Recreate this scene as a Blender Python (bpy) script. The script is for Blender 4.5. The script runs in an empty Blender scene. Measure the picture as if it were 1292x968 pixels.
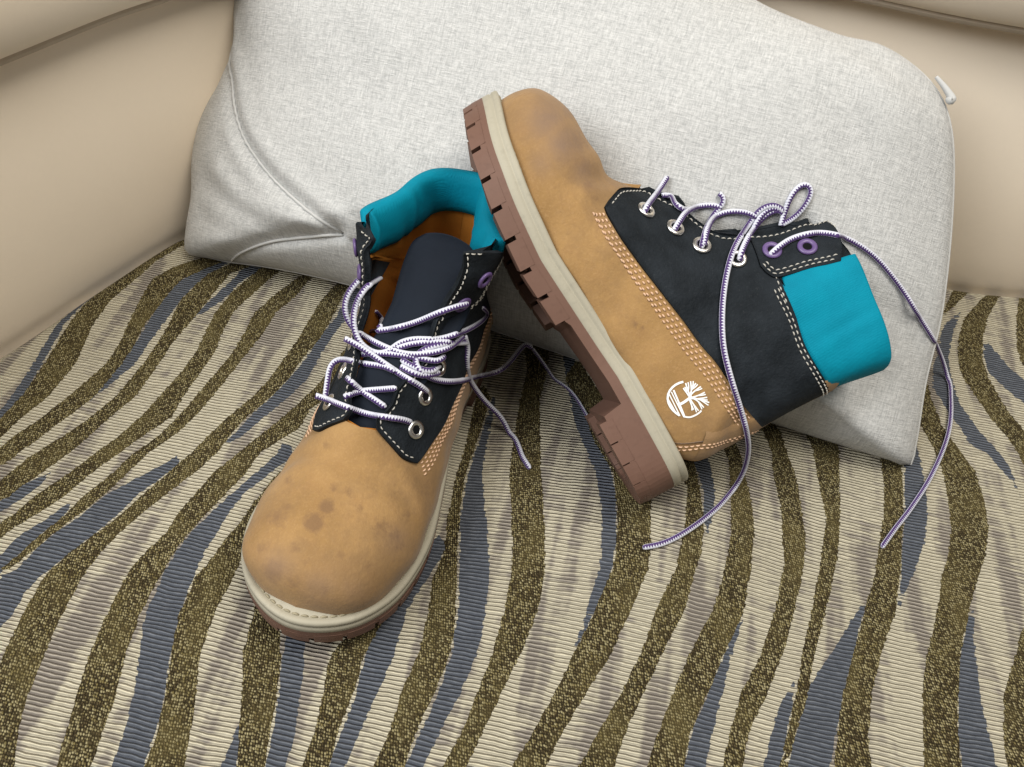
import bpy, math, random
import numpy as np
from mathutils import Vector, Matrix
from mathutils.bvhtree import BVHTree
from mathutils import noise as mnoise

random.seed(4)
SC = bpy.context.scene
COL = SC.collection
CM = 0.01

# ------------------------------------------------------------------ camera
FPX = 1050.0
CAM_H = 36.1                                   # centimetres above the seat
PITCH, ROLL = math.radians(46), math.radians(5)
_up = np.array([math.sin(ROLL)*math.cos(PITCH), -math.cos(ROLL)*math.cos(PITCH), -math.sin(PITCH)])
_fw = np.array([0, 0, 1.0])
_g = _fw - _up*(_fw @ _up); _g /= np.linalg.norm(_g)
_rt = np.cross(_g, _up)
MCW = np.stack([_rt, _g, _up], 0)              # camera axes (x right, y down, z ahead) -> world
CAMP = np.array([0, 0, CAM_H])
cam = bpy.data.cameras.new('camera'); camo = bpy.data.objects.new('camera', cam); COL.objects.link(camo)
cam.sensor_width = 36; cam.lens = FPX/1292*36; cam.clip_start = 0.01; cam.clip_end = 50
_m = np.eye(4); _m[:3, 0] = MCW[:, 0]; _m[:3, 1] = -MCW[:, 1]; _m[:3, 2] = -MCW[:, 2]; _m[:3, 3] = CAMP*CM
camo.matrix_world = Matrix(_m.tolist())
SC.camera = camo

# ------------------------------------------------------------------ light
W = bpy.data.worlds.new('World'); SC.world = W; W.use_nodes = True
bg = W.node_tree.nodes['Background']; bg.inputs[0].default_value = (1.0, 0.95, 0.88, 1); bg.inputs[1].default_value = 0.20

def area(name, loc, target, size, power, color, sizey=None):
    l = bpy.data.lights.new(name, 'AREA'); l.energy = power; l.color = color
    l.shape = 'RECTANGLE'; l.size = size; l.size_y = sizey or size
    o = bpy.data.objects.new(name, l); COL.objects.link(o); o.location = loc
    d = Vector(target)-Vector(loc); o.rotation_euler = d.to_track_quat('-Z', 'Y').to_euler()
    return o
area('window_light', (-0.95, -0.30, 1.25), (0.0, 0.45, 0.08), 1.0, 30, (0.98, 0.99, 1.0))
area('fill_light', (0.48, 0.02, 1.62), (0.0, 0.45, 0.05), 0.9, 27, (1.0, 0.95, 0.87))  # added fill, unseen, placed high on the right to brighten the sofa back
SC.view_settings.view_transform = 'Standard'; SC.view_settings.look = 'None'
SC.view_settings.exposure = -0.10; SC.view_settings.gamma = 1

# ------------------------------------------------------------------ helpers
def sstep(a, b, x):
    t = np.clip((np.asarray(x, float)-a)/(b-a), 0, 1); return t*t*(3-2*t)

def link(name, me, parent=None, mat=None, kind=None):
    o = bpy.data.objects.new(name, me); COL.objects.link(o)
    if parent: o.parent = parent
    if mat: me.materials.append(mat)
    if kind: o['kind'] = kind
    return o

def mesh(name, V, F, mat=None, parent=None, smooth=True, flip=False, attrs=None, uv=None, kind=None):
    V = np.asarray(V, float)*CM
    me = bpy.data.meshes.new(name)
    if flip: F = [tuple(reversed(f)) for f in F]
    me.from_pydata(V.tolist(), [], [tuple(int(i) for i in f) for f in F])
    if smooth: me.polygons.foreach_set('use_smooth', [True]*len(me.polygons))
    for k, a in (attrs or {}).items():
        at = me.attributes.new(k, 'FLOAT', 'POINT'); at.data.foreach_set('value', np.asarray(a, np.float32))
    if uv is not None:
        ul = me.uv_layers.new(name='UVMap'); li = np.zeros(len(me.loops), np.int32); me.loops.foreach_get('vertex_index', li)
        ul.data.foreach_set('uv', np.asarray(uv, np.float32)[li].ravel())
    me.update()
    return link(name, me, parent, mat, kind)

def gridf(n, m, wrapm=False, wrapn=False, off=0):
    F = []
    for i in range(n if wrapn else n-1):
        for j in range(m if wrapm else m-1):
            a = i*m+j; b = i*m+(j+1) % m; c = ((i+1) % n)*m+(j+1) % m; d = ((i+1) % n)*m+j
            F.append((a+off, b+off, c+off, d+off))
    return F

def catmull(P, n=8, closed=False):
    P = np.asarray(P, float); N = len(P); o = []
    for i in range(N if closed else N-1):
        if closed: a, b, c, d = P[i-1], P[i], P[(i+1) % N], P[(i+2) % N]
        else: a, b, c, d = P[max(i-1, 0)], P[i], P[i+1], P[min(i+2, N-1)]
        for k in range(n):
            t = k/n; o.append(.5*(2*b+(c-a)*t+(2*a-5*b+4*c-d)*t*t+(3*b-a-3*c+d)*t**3))
    if not closed: o.append(P[-1])
    return np.array(o)

def resample(P, n):
    P = np.asarray(P, float)
    s = np.r_[0, np.cumsum(np.linalg.norm(np.diff(P, axis=0), axis=1))]
    q = np.linspace(0, s[-1], n)
    return np.stack([np.interp(q, s, P[:, k]) for k in range(P.shape[1])], 1)

def ray_dir(u, v):
    d = MCW @ np.array([(u-646)/FPX, (v-484)/FPX, 1.0]); return d
def at_depth(u, v, z): return CAMP+ray_dir(u, v)*z
def on_seat(u, v, z=0.0):
    d = ray_dir(u, v); return CAMP+d*((z-CAM_H)/d[2])
def to_px(P):
    C = (np.asarray(P)-CAMP) @ MCW
    return np.stack([646+FPX*C[..., 0]/C[..., 2], 484+FPX*C[..., 1]/C[..., 2]], -1)

def tube(path, rad, nseg=8, flat=1.0, cap=True, twist=0.0, lay=None):
    """closed tube along a path, centimetres; returns verts, faces, uv"""
    P = np.asarray(path, float); n = len(P)
    T = np.gradient(P, axis=0); T /= np.linalg.norm(T, axis=1)[:, None]+1e-9
    ref = np.array([0, 0, 1.0]) if abs(T[0][2]) < .9 else np.array([1.0, 0, 0])
    N = np.cross(T[0], ref); N /= np.linalg.norm(N)
    V = []; UV = []; s = 0
    for i in range(n):
        if i:
            s += np.linalg.norm(P[i]-P[i-1]); N = N-T[i]*(N @ T[i]); N /= np.linalg.norm(N)
        if lay is not None:                                   # a flat lace lies with its edges side by side
            c = np.cross(T[i], lay)
            if np.linalg.norm(c) > .3: N = .5*N+c/np.linalg.norm(c) if i else c; N = N-T[i]*(N @ T[i]); N /= np.linalg.norm(N)
        B = np.cross(T[i], N); r = rad[i] if hasattr(rad, '__len__') else rad
        for k in range(nseg):
            a = 2*math.pi*k/nseg + twist*s
            V.append(P[i]+r*(math.cos(a)*N+flat*math.sin(a)*B)); UV.append((k/nseg, s))
    F = gridf(n, nseg, wrapm=True)
    if cap: F += [tuple(range(nseg))[::-1], tuple(range((n-1)*nseg, n*nseg))]
    return V, F, UV

# ------------------------------------------------------------------ materials
class NT:
    def __init__(s, name):
        s.m = bpy.data.materials.new(name); s.m.use_nodes = True; s.t = s.m.node_tree
        s.b = s.t.nodes['Principled BSDF']
    def n(s, typ, **kw):
        x = s.t.nodes.new(typ)
        for k, v in kw.items():
            if k.startswith('i_'): x.inputs[k[2:].replace('_', ' ')].default_value = v
            else: setattr(x, k, v)
        return x
    def l(s, a, b): s.t.links.new(a, b)
    def math(s, op, a, b=None, clamp=False):
        x = s.n('ShaderNodeMath', operation=op, use_clamp=clamp)
        for i, v in enumerate((a, b)):
            if v is None: continue
            if isinstance(v, (int, float)): x.inputs[i].default_value = v
            else: s.l(v, x.inputs[i])
        return x.outputs[0]
    def mix(s, f, a, b, blend='MIX'):
        x = s.n('ShaderNodeMix', data_type='RGBA', blend_type=blend)
        for i, v in ((0, f), (6, a), (7, b)):
            if isinstance(v, (int, float)): x.inputs[i].default_value = v
            elif isinstance(v, tuple): x.inputs[i].default_value = (*v, 1) if len(v) == 3 else v
            else: s.l(v, x.inputs[i])
        return x.outputs[2]
    def coord(s, kind='Object', scale=(1, 1, 1), rot=(0, 0, 0)):
        tc = s.n('ShaderNodeTexCoord'); mp = s.n('ShaderNodeMapping')
        mp.inputs['Scale'].default_value = scale; mp.inputs['Rotation'].default_value = rot
        s.l(tc.outputs[kind], mp.inputs[0]); return mp.outputs[0]
    def noise(s, vec, scale, detail=3, rough=.55):
        x = s.n('ShaderNodeTexNoise'); x.inputs['Scale'].default_value = scale
        x.inputs['Detail'].default_value = detail; x.inputs['Roughness'].default_value = rough
        s.l(vec, x.inputs['Vector']); return x.outputs[0]
    def ramp(s, f, stops, interp='LINEAR'):
        x = s.n('ShaderNodeValToRGB'); r = x.color_ramp; r.interpolation = interp
        while len(r.elements) < len(stops): r.elements.new(.5)
        for e, (p, c) in zip(r.elements, stops):
            e.position = p; e.color = (*c, 1) if len(c) == 3 else c
        s.l(f, x.inputs[0]); return x.outputs[0]
    def attr(s, name):
        return s.n('ShaderNodeAttribute', attribute_name=name).outputs['Fac']
    def bump(s, h, strength=.3, dist=.001):
        x = s.n('ShaderNodeBump'); x.inputs['Strength'].default_value = strength; x.inputs['Distance'].default_value = dist
        s.l(h, x.inputs['Height']); s.l(x.outputs[0], s.b.inputs['Normal'])
    def base(s, c):
        if isinstance(c, tuple): s.b.inputs['Base Color'].default_value = (*c, 1)
        else: s.l(c, s.b.inputs['Base Color'])
    def rough(s, r, spec=.3):
        s.b.inputs['Roughness'].default_value = r; s.b.inputs['Specular IOR Level'].default_value = spec

def m_simple(name, c, rough=.6, spec=.3, var=.12, scale=120, bump=.15, metal=0, sheen=0):
    t = NT(name); v = t.coord(); nz = t.noise(v, scale, 4)
    t.base(t.mix(nz, tuple(x*(1-var) for x in c), tuple(min(1, x*(1+var)) for x in c)))
    t.rough(rough, spec); t.b.inputs['Metallic'].default_value = metal
    if sheen: t.b.inputs['Sheen Weight'].default_value = sheen
    if bump: t.bump(t.noise(v, scale*6, 3), bump, .0006)
    return t.m

def m_nubuck():
    t = NT('nubuck'); v = t.coord()
    big = t.noise(v, 28, 4, .6); fine = t.noise(v, 420, 4, .7); mid = t.noise(v, 95, 5, .65)
    c = t.mix(t.ramp(big, [(.3, (0, 0, 0)), (.7, (1, 1, 1))]), (.265, .152, .054), (.385, .230, .090))
    c = t.mix(t.math('MULTIPLY', t.ramp(mid, [(.5, (0, 0, 0)), (.75, (1, 1, 1))]), .45), c, (.30, .165, .065))
    grit = t.noise(v, 900, 3, .7)
    c = t.mix(t.math('MULTIPLY', t.ramp(fine, [(.42, (0, 0, 0)), (.72, (1, 1, 1))]), .42), c, (.27, .155, .066))
    c = t.mix(t.math('MULTIPLY', t.ramp(grit, [(.5, (0, 0, 0)), (.75, (1, 1, 1))]), .35), c, (.43, .27, .125))
    dirt = t.noise(v, 17, 6, .72)
    c = t.mix(t.math('MULTIPLY', t.ramp(dirt, [(.47, (0, 0, 0)), (.62, (1, 1, 1))]), .42), c, (.175, .108, .056))
    st = t.attr('stain'); sn = t.ramp(t.math('ADD', st, t.math('MULTIPLY', t.math('SUBTRACT', t.noise(v, 330, 5, .75), .5), 1.1)), [(.20, (0, 0, 0)), (.62, (.85, .85, .85))])
    c = t.mix(sn, c, (.20, .115, .055))
    sc = t.attr('scuff'); ss = t.math('MULTIPLY', sc, t.math('ADD', t.noise(v, 130, 5, .7), .6), clamp=True)
    c = t.mix(ss, c, (.225, .145, .09))
    t.base(c); t.rough(.82, .22); t.b.inputs['Sheen Weight'].default_value = .12
    h = t.math('ADD', t.math('MULTIPLY', fine, .5), t.math('MULTIPLY', mid, .9))
    t.bump(h, .4, .0013)
    return t.m

def m_black():
    t = NT('black_nubuck'); v = t.coord()
    n1 = t.noise(v, 60, 5, .6); n2 = t.noise(v, 700, 3)
    cb = t.mix(t.ramp(n1, [(.35, (0, 0, 0)), (.68, (1, 1, 1))]), (.005, .0075, .010), (.015, .0195, .0245))
    t.base(t.mix(t.math('MULTIPLY', t.ramp(t.noise(v, 1100, 3, .8), [(.60, (0, 0, 0)), (.78, (1, 1, 1))]), .5), cb, (.055, .058, .06)))
    t.rough(.78, .2)
    t.bump(t.math('ADD', t.math('MULTIPLY', n2, .6), t.math('MULTIPLY', n1, 2.0)), .5, .0016); return t.m

def m_teal():
    t = NT('teal_nylon'); v = t.coord()
    n1 = t.noise(v, 90, 4); n2 = t.noise(v, 900, 2)
    t.base(t.mix(n1, (.0, .175, .26), (.0, .24, .34)))
    t.rough(.72, .12)
    
    wx = t.n('ShaderNodeTexWave', wave_type='BANDS', bands_direction='DIAGONAL'); wx.inputs['Scale'].default_value = 640; wx.inputs['Distortion'].default_value = .25; t.l(v, wx.inputs[0])
    t.bump(t.math('ADD', t.math('MULTIPLY', n1, 1.6), t.math('ADD', t.math('MULTIPLY', n2, .5), t.math('MULTIPLY', wx.outputs[1], .22))), .4, .001); return t.m

def m_sole(name, a, b, rough=.6):
    t = NT(name); v = t.coord()
    n1 = t.noise(v, 55, 5, .65); n2 = t.noise(v, 300, 4)
    d = t.mix(n1, a, b)
    d = t.mix(t.math('MULTIPLY', t.ramp(n2, [(.55, (0, 0, 0)), (.8, (1, 1, 1))]), .3), d, tuple(x*.55 for x in a))
    t.base(d); t.rough(rough, .3); t.bump(n2, .12, .0006); return t.m

def m_lace():
    t = NT('lace_braid')
    uv = t.n('ShaderNodeUVMap'); sp = t.n('ShaderNodeSeparateXYZ'); t.l(uv.outputs[0], sp.inputs[0])
    u, vv = sp.outputs[0], sp.outputs[1]
    tick = t.math('FRACT', t.math('MULTIPLY', vv, 7.2))
    tick2 = t.math('SUBTRACT', t.math('ABSOLUTE', t.math('SUBTRACT', tick, .5)), .25)   # -.25...25
    tri = t.math('ABSOLUTE', t.math('SUBTRACT', t.math('FRACT', u), .5))                 # 0..0.5
    d = t.math('ADD', t.math('SUBTRACT', tri, .25), t.math('MULTIPLY', tick2, .30))
    f = t.math('GREATER_THAN', d, 0)
    c = t.mix(f, (.60, .61, .68), (.065, .034, .13))
    t.base(c); t.rough(.7, .25); t.bump(tick2, .5, .0006); return t.m

def m_linen():
    t = NT('linen')
    uv = t.n('ShaderNodeUVMap')
    def mp(sx, sy, r=0):
        m = t.n('ShaderNodeMapping'); m.inputs['Scale'].default_value = (sx, sy, 1); m.inputs['Rotation'].default_value = (0, 0, r)
        t.l(uv.outputs[0], m.inputs[0]); return m.outputs[0]
    a = t.noise(mp(.55, 9, .06), 1.0, 4, .75); b = t.noise(mp(9, .55, .06), 1.0, 4, .75)
    fa = t.noise(mp(2.2, 17, .06), 1.0, 2, .6); fb = t.noise(mp(17, 2.2, .06), 1.0, 2, .6)
    big = t.noise(mp(.25, .25), 1.0, 3)
    th = t.math('ADD', t.math('MULTIPLY', t.math('ADD', a, b), .5), t.math('MULTIPLY', t.math('ADD', fa, fb), .5))
    c = t.ramp(t.math('SUBTRACT', th, .5), [(.34, (.33, .335, .33)), (.5, (.465, .468, .457)), (.66, (.60, .60, .585))])
    c = t.mix(t.math('MULTIPLY', big, .35), c, (.50, .50, .485))
    t.base(c); t.rough(.9, .15); t.b.inputs['Sheen Weight'].default_value = .1
    t.bump(th, .6, .0012); return t.m

def m_suede():
    t = NT('beige_upholstery'); v = t.coord()
    n1 = t.noise(v, 7, 3); n2 = t.noise(v, 260, 4, .7)
    c = t.mix(n1, (.80, .68, .53), (.87, .765, .62))
    c = t.mix(t.math('MULTIPLY', n2, .2), c, (.68, .59, .475))
    t.base(c); t.rough(.8, .25); t.b.inputs['Sheen Weight'].default_value = .15; t.bump(n2, .08, .0006); return t.m

def m_fabric():
    """woven stripe cloth: ribs of cream and slate yarn, speckled olive bands"""
    t = NT('striped_weave'); v = t.coord()
    sp = t.n('ShaderNodeSeparateXYZ'); t.l(v, sp.inputs[0])
    X = t.math('MULTIPLY', sp.outputs[0], 100); Y = t.math('MULTIPLY', sp.outputs[1], 100)
    def vec(a, b):
        c = t.n('ShaderNodeCombineXYZ'); t.l(a, c.inputs[0]); t.l(b, c.inputs[1]); return c.outputs[0]
    wob = t.noise(vec(t.math('MULTIPLY', X, .25), t.math('MULTIPLY', Y, .25)), 1, 2)
    Yt = t.math('ADD', t.math('ADD', Y, t.math('MULTIPLY', X, .13)), t.math('ADD', t.math('MULTIPLY', wob, .35), t.math('MULTIPLY', t.noise(vec(t.math('MULTIPLY', X, 1.1), t.math('MULTIPLY', Y, 1.6)), 1, 2), .13)))
    yr = t.math('MULTIPLY', Yt, 4.9)                                       # ribs every 2.4 mm
    ph = t.math('SUBTRACT', t.math('FRACT', yr), .5)
    rib = t.math('COSINE', t.math('MULTIPLY', ph, 2*math.pi))              # 1 on the yarn, -1 in the gap
    row = t.math('FLOOR', yr)
    # each yarn row jogs the stripe edge a little
    jog = t.n('ShaderNodeTexWhiteNoise', noise_dimensions='1D'); t.l(row, jog.inputs['W'])
    jogv = t.math('MULTIPLY', t.math('SUBTRACT', jog.outputs[0], .5), 2.6)
    # yarn colour runs: each row, long pieces across
    run = t.noise(vec(t.math('MULTIPLY', X, .42), t.math('MULTIPLY', row, 1.37)), 1, 2, .5)
    patch = t.noise(vec(t.math('ADD', t.math('MULTIPLY', X, .80), t.math('MULTIPLY', Y, -.12)), t.math('MULTIPLY', Y, .09)), 1, 2, .5)
    f = t.ramp(t.math('ADD', t.math('MULTIPLY', run, .45), t.math('MULTIPLY', patch, 1.0)), [(.72, (0, 0, 0)), (.84, (1, 1, 1))])
    cream = t.mix(t.noise(vec(t.math('MULTIPLY', X, 2.2), row), 1, 2), (.53, .48, .345), (.76, .70, .535))
    taupe = t.mix(run, (.24, .205, .185), (.36, .32, .285))
    gap = t.ramp(rib, [(0, (1, 1, 1)), (.5, (0, 0, 0))])
    cr = t.mix(t.math('MULTIPLY', f, .72), cream, taupe)
    cr = t.mix(t.math('MULTIPLY', t.ramp(t.math('MULTIPLY', t.math('ADD', rib, 1), .5), [(.05, (1, 1, 1)), (.62, (0, 0, 0))]), t.math('ADD', t.math('MULTIPLY', f, .42), .40)), cr, (.12, .10, .088))
    bn = t.noise(vec(t.math('MULTIPLY', X, 2.0), row), 1, 3, .6)
    bl = t.mix(bn, (.065, .076, .095), (.235, .252, .28))
    bl = t.mix(t.math('MULTIPLY', t.ramp(t.math('MULTIPLY', t.math('ADD', rib, 1), .5), [(.0, (1, 1, 1)), (.5, (0, 0, 0))]), .75), bl, (.035, .04, .055))
    # olive: bright knots on dark ground
    vo = t.n('ShaderNodeTexVoronoi', feature='F1', distance='EUCLIDEAN'); vo.inputs['Randomness'].default_value = .5
    t.l(vec(t.math('MULTIPLY', t.math('ADD', X, t.math('MULTIPLY', Y, .12)), 9.0), t.math('MULTIPLY', Yt, 7.6)), vo.inputs['Vector']); vo.inputs['Scale'].default_value = 1
    kn = vo.outputs['Distance']; kc = t.n('ShaderNodeSeparateColor'); t.l(vo.outputs['Color'], kc.inputs[0])
    knot = t.mix(kc.outputs[0], (.22, .175, .068), (.47, .41, .225))
    knot = t.mix(t.math('GREATER_THAN', kc.outputs[1], .74), knot, (.10, .075, .035))
    ol = t.mix(t.ramp(kn, [(.30, (0, 0, 0)), (.58, (1, 1, 1))]), knot, (.036, .027, .013))
    wear = t.noise(vec(t.math('MULTIPLY', X, .5), t.math('MULTIPLY', Y, .35)), 1, 3)
    ol = t.mix(t.math('MULTIPLY', t.ramp(wear, [(.45, (0, 0, 0)), (.7, (1, 1, 1))]), .45), ol, (.17, .135, .052))
    edge = t.noise(vec(t.math('MULTIPLY', X, 1.5), t.math('MULTIPLY', Y, 1.5)), 1, 3)
    en = t.math('ADD', jogv, t.math('MULTIPLY', t.math('SUBTRACT', edge, .5), 3.5))
    isB = t.math('GREATER_THAN', t.math('ADD', t.attr('slate'), en), 0)
    isO = t.math('GREATER_THAN', t.math('ADD', t.attr('olive'), t.math('MULTIPLY', en, .8)), 0)
    c = t.mix(isB, cr, bl); c = t.mix(isO, c, ol)
    t.base(c); t.rough(.92, .12)
    hr = t.math('MULTIPLY', rib, .5); hk = t.math('MULTIPLY', t.math('SUBTRACT', .5, kn), 1.2)
    h = t.math('ADD', t.math('MULTIPLY', hr, t.math('SUBTRACT', 1, isO)), t.math('MULTIPLY', hk, isO))
    t.bump(h, 1.0, .0018); return t.m

M_TAN = m_nubuck(); M_BLACK = m_black(); M_TEAL = m_teal(); M_LACE = m_lace()
M_NAVY = m_simple('navy_nylon', (.006, .0095, .0165), .75, .18, .25, 60, .2)
M_RUBBER = m_sole('brown_rubber', (.125, .066, .046), (.165, .092, .066))
M_WELT = m_sole('beige_rubber', (.325, .30, .23), (.40, .37, .285))
M_LINING = m_simple('orange_lining', (.40, .15, .022), .85, .15, .25, 80, .3)
M_METAL = m_simple('nickel', (.72, .70, .66), .28, .5, .08, 200, 0, 1)
M_PURPLE = m_simple('purple_enamel', (.12, .075, .20), .38, .5, .1, 100, 0)
M_HOLE = m_simple('dark_hole', (.006, .006, .007), .9, .1, .1, 50, 0)
M_THREAD = m_simple('white_thread', (.46, .44, .39), .8, .2, .2, 300, 0)
M_TANTHREAD = m_simple('tan_thread', (.62, .41, .27), .8, .2, .2, 300, 0)
M_WTHREAD = m_simple('welt_thread', (.30, .265, .18), .8, .2, .2, 300, 0)
M_WHITE = m_simple('white_print', (.82, .82, .80), .5, .3, .04, 200, 0)
M_LINEN = m_linen(); M_SUEDE = m_suede(); M_FAB = m_fabric()
M_SEAM = m_simple('linen_seam', (.50, .50, .485), .9, .15, .1, 200, .2)
M_PIPING = m_simple('beige_piping', (.48, .40, .31), .75, .25, .08, 120, .1)

# ================================================================== SOFA
# stripes of the cloth, traced as (left edge, right edge, height) rows, in photograph pixels
OL = [
 [(231,239,275),(201,238,292),(171,196,310),(149,161,324),(120,126,340)],
 [(240,262,300),(216,239,307),(198,226,314),(171,196,332),(139,171,354),(110,140,379),(86,118,409),(55,95,458),(27,61,498),(0,27,525),(-25,5,545)],
 [(300,345,310),(268,305,322),(223,268,336),(191,228,354),(177,206,379),(161,183,409),(150,171,433),(134,154,458),(85,119,499),(52,84,525),(15,50,550),(-12,20,572)],
 [(310,345,325),(265,293,344),(248,278,359),(228,263,379),(213,238,409),(198,218,433),(181,201,458),(145,171,500),(114,139,525),(77,112,550),(37,82,574),(7,47,599),(-15,20,616)],
 [(350,390,320),(319,348,345),(291,319,370),(272,294,394),(259,281,419),(247,272,444),(229,254,469),(201,232,500),(178,218,525),(149,181,550),(116,146,574),(82,112,599),(45,82,624),(15,45,649),(-15,12,668)],
 [(420,440,320),(371,390,352),(348,376,370),(321,348,394),(309,333,419),(294,314,444),(274,294,469),(250,272,497),(226,248,525),(200,220,550),(166,184,574),(139,159,599),(107,131,624),(82,99,649),(52,67,673),(25,37,698),(0,12,718)],
 [(450,475,340),(418,438,362),(405,430,379),(390,418,404),(376,403,429),(358,383,454),(341,366,479),(319,343,503),(289,314,527),(265,292,550),(240,275,574),(211,245,599),(181,211,624),(154,178,649),(121,151,673),(87,126,698),(57,106,725),(27,77,778),(4,56,827),(-12,35,877),(-20,22,926),(-25,18,966)],
 [(480,520,380),(430,460,450),(400,432,490),(371,392,518),(341,378,543),(302,330,574),(270,312,599),(248,288,624),(226,263,649),(211,240,673),(183,221,698),(160,204,726),(134,176,778),(112,159,827),(97,146,877),(82,129,926),(71,114,966)],
 [(420,450,540),(350,385,600),(318,345,640),(305,330,661),(283,314,686),(265,303,711),(248,295,729),(226,270,778),(216,253,827),(209,248,877),(198,240,926),(183,233,966)],
 [(380,420,640),(345,385,700),(325,365,750),(315,352,792),(306,354,827),(305,350,877),(302,340,926),(299,335,966)],
 [(520,545,660),(490,520,730),(450,482,785),(416,459,827),(407,446,877),(397,426,926),(382,416,966)],
 [(600,620,500),(587,600,562),(575,587,599),(565,580,649),(560,577,698),(546,576,730),(540,575,778),(528,568,827),(506,548,877),(491,525,926),(473,511,966)],
 [(660,695,430),(665,690,470),(655,681,510),(649,681,550),(642,681,599),(644,684,649),(646,686,698),(645,686,730),(635,677,778),(621,657,827),(602,632,877),(582,609,926),(560,590,966)],
 [(712,745,480),(735,770,520),(745,790,560),(769,808,611),(773,815,649),(774,815,698),(770,814,730),(749,793,778),(724,771,827),(699,739,877),(672,709,926),(647,690,966)],
 [(830,860,560),(850,872,600),(861,877,634),(857,882,684),(852,879,709),(848,873,730),(825,860,778),(808,835,827),(783,811,877),(754,788,926),(731,776,966)],
 [(890,920,540),(915,933,585),(916,936,609),(916,944,647),(916,946,684),(911,943,721),(896,935,778),(869,912,827),(848,892,877),(830,870,926),(816,863,966)],
 [(940,965,520),(962,985,550),(971,991,572),(973,1003,609),(981,1008,647),(983,1013,684),(985,1011,721),(974,999,778),(959,986,827),(934,967,877),(920,944,926),(912,937,966)],
 [(1005,1040,530),(1023,1058,565),(1030,1058,609),(1040,1058,659),(1033,1054,709),(1021,1039,778),(1011,1026,827),(1004,1019,877),(993,1004,926),(984,994,966)],
 [(1095,1125,545),(1110,1137,581),(1114,1139,614),(1114,1139,650),(1108,1137,686),(1103,1135,725),(1088,1128,778),(1076,1110,827),(1063,1100,877),(1057,1096,926),(1053,1100,966)],
 [(1160,1168,478),(1154,1172,489),(1154,1179,513),(1162,1189,538),(1177,1207,563),(1189,1232,596),(1196,1243,632),(1200,1248,668),(1195,1243,704),(1187,1233,731),(1181,1221,778),(1169,1211,827),(1164,1209,877),(1166,1209,926),(1166,1214,966)],
 [(1230,1270,345),(1207,1239,357),(1197,1214,377),(1188,1194,397)],
 [(1285,1310,345),(1259,1278,362),(1239,1259,377),(1216,1246,402),(1209,1239,427),(1207,1239,451),(1214,1246,476),(1231,1261,501),(1249,1278,526),(1271,1300,551),(1284,1320,569),(1300,1345,600),(1310,1360,650)],
 [(1310,1340,350),(1285,1310,377),(1281,1315,402),(1282,1320,439),(1288,1325,459),(1310,1350,490)],
 [(1320,1380,740),(1288,1330,800),(1281,1330,827),(1267,1325,877),(1266,1325,926),(1271,1330,966)],
]
BL = [
 [(225,238,297),(196,211,310),(151,171,332),(124,139,354),(98,109,379),(71,82,409),(41,53,458),(14,29,498),(0,12,515),(-25,-8,540)],
 [(300,325,316),(263,288,332),(242,268,345),(221,248,359),(206,228,379),(185,206,409),(170,188,433),(151,171,458),(135,149,476),(121,129,493),(112,114,505)],
 [(330,355,325),(304,329,340),(289,301,357),(267,284,377),(249,258,394),(240,241,404)],
 [(455,470,345),(423,438,402),(405,420,424),(386,403,454),(366,390,479),(343,366,503),(316,336,528),(294,306,553),(275,283,564),(268,269,574)],
 [(216,228,582),(181,211,599),(134,174,624),(104,148,649),(67,121,673),(40,88,698),(15,58,723),(0,49,728),(-10,28,753),(-30,15,778)],
 [(92,93,630),(54,77,657),(27,53,673),(2,26,698),(-15,8,715)],
 [(62,63,595),(27,50,611),(2,25,629),(-20,0,645)],
 [(350,372,575),(322,338,602),(295,311,624),(268,290,649),(243,275,673),(223,260,698),(207,246,726),(183,228,778),(176,216,827),(169,208,877),(156,196,926),(141,181,966)],
 [(304,305,890),(295,304,926),(280,299,966)],
 [(395,420,720),(372,395,770),(359,384,810),(353,382,852),(351,379,877),(345,372,926),(335,361,966)],
 [(540,565,690),(515,535,735),(491,513,770),(471,506,795),(461,498,827),(449,476,877),(431,454,926),(416,436,966)],
 [(618,626,505),(607,617,550),(599,612,570),(590,608,599),(581,612,649),(580,616,698),(580,617,728),(578,612,778),(570,602,827),(553,580,877),(530,555,926),(513,535,966)],
 [(708,722,440),(718,735,500),(723,743,537),(736,756,574),(748,768,611),(754,773,649),(756,773,698),(753,769,732),(746,761,753),(739,749,778),(730,739,802),(718,719,838)],
 [(868,890,590),(877,894,617),(882,897,642),(880,892,664),(881,885,699),(882,883,706)],
 [(932,933,770),(928,933,790),(912,922,827),(892,910,877),(872,898,926),(863,890,966)],
 [(1001,1002,860),(979,997,901),(964,986,966)],
 [(1092,1093,760),(1081,1091,770),(1063,1081,802),(1048,1078,827),(1029,1070,852),(1016,1065,877),(1004,1055,926),(994,1048,966)],
 [(1139,1155,560),(1141,1161,581),(1140,1168,614),(1141,1170,650),(1137,1166,686),(1136,1151,726),(1133,1140,753),(1131,1132,776)],
 [(1212,1213,392),(1189,1204,414),(1184,1198,439),(1177,1197,464),(1177,1204,489),(1192,1214,513),(1211,1231,538),(1226,1254,563),(1245,1260,569),(1259,1274,587),(1276,1281,605),(1288,1289,630)],
 [(1241,1242,430),(1240,1261,451),(1246,1278,469),(1261,1296,484),(1278,1320,499),(1310,1340,520)],
 [(1227,1228,762),(1216,1228,802),(1211,1231,827),(1209,1236,877),(1209,1248,926),(1214,1258,966)],
]

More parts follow.
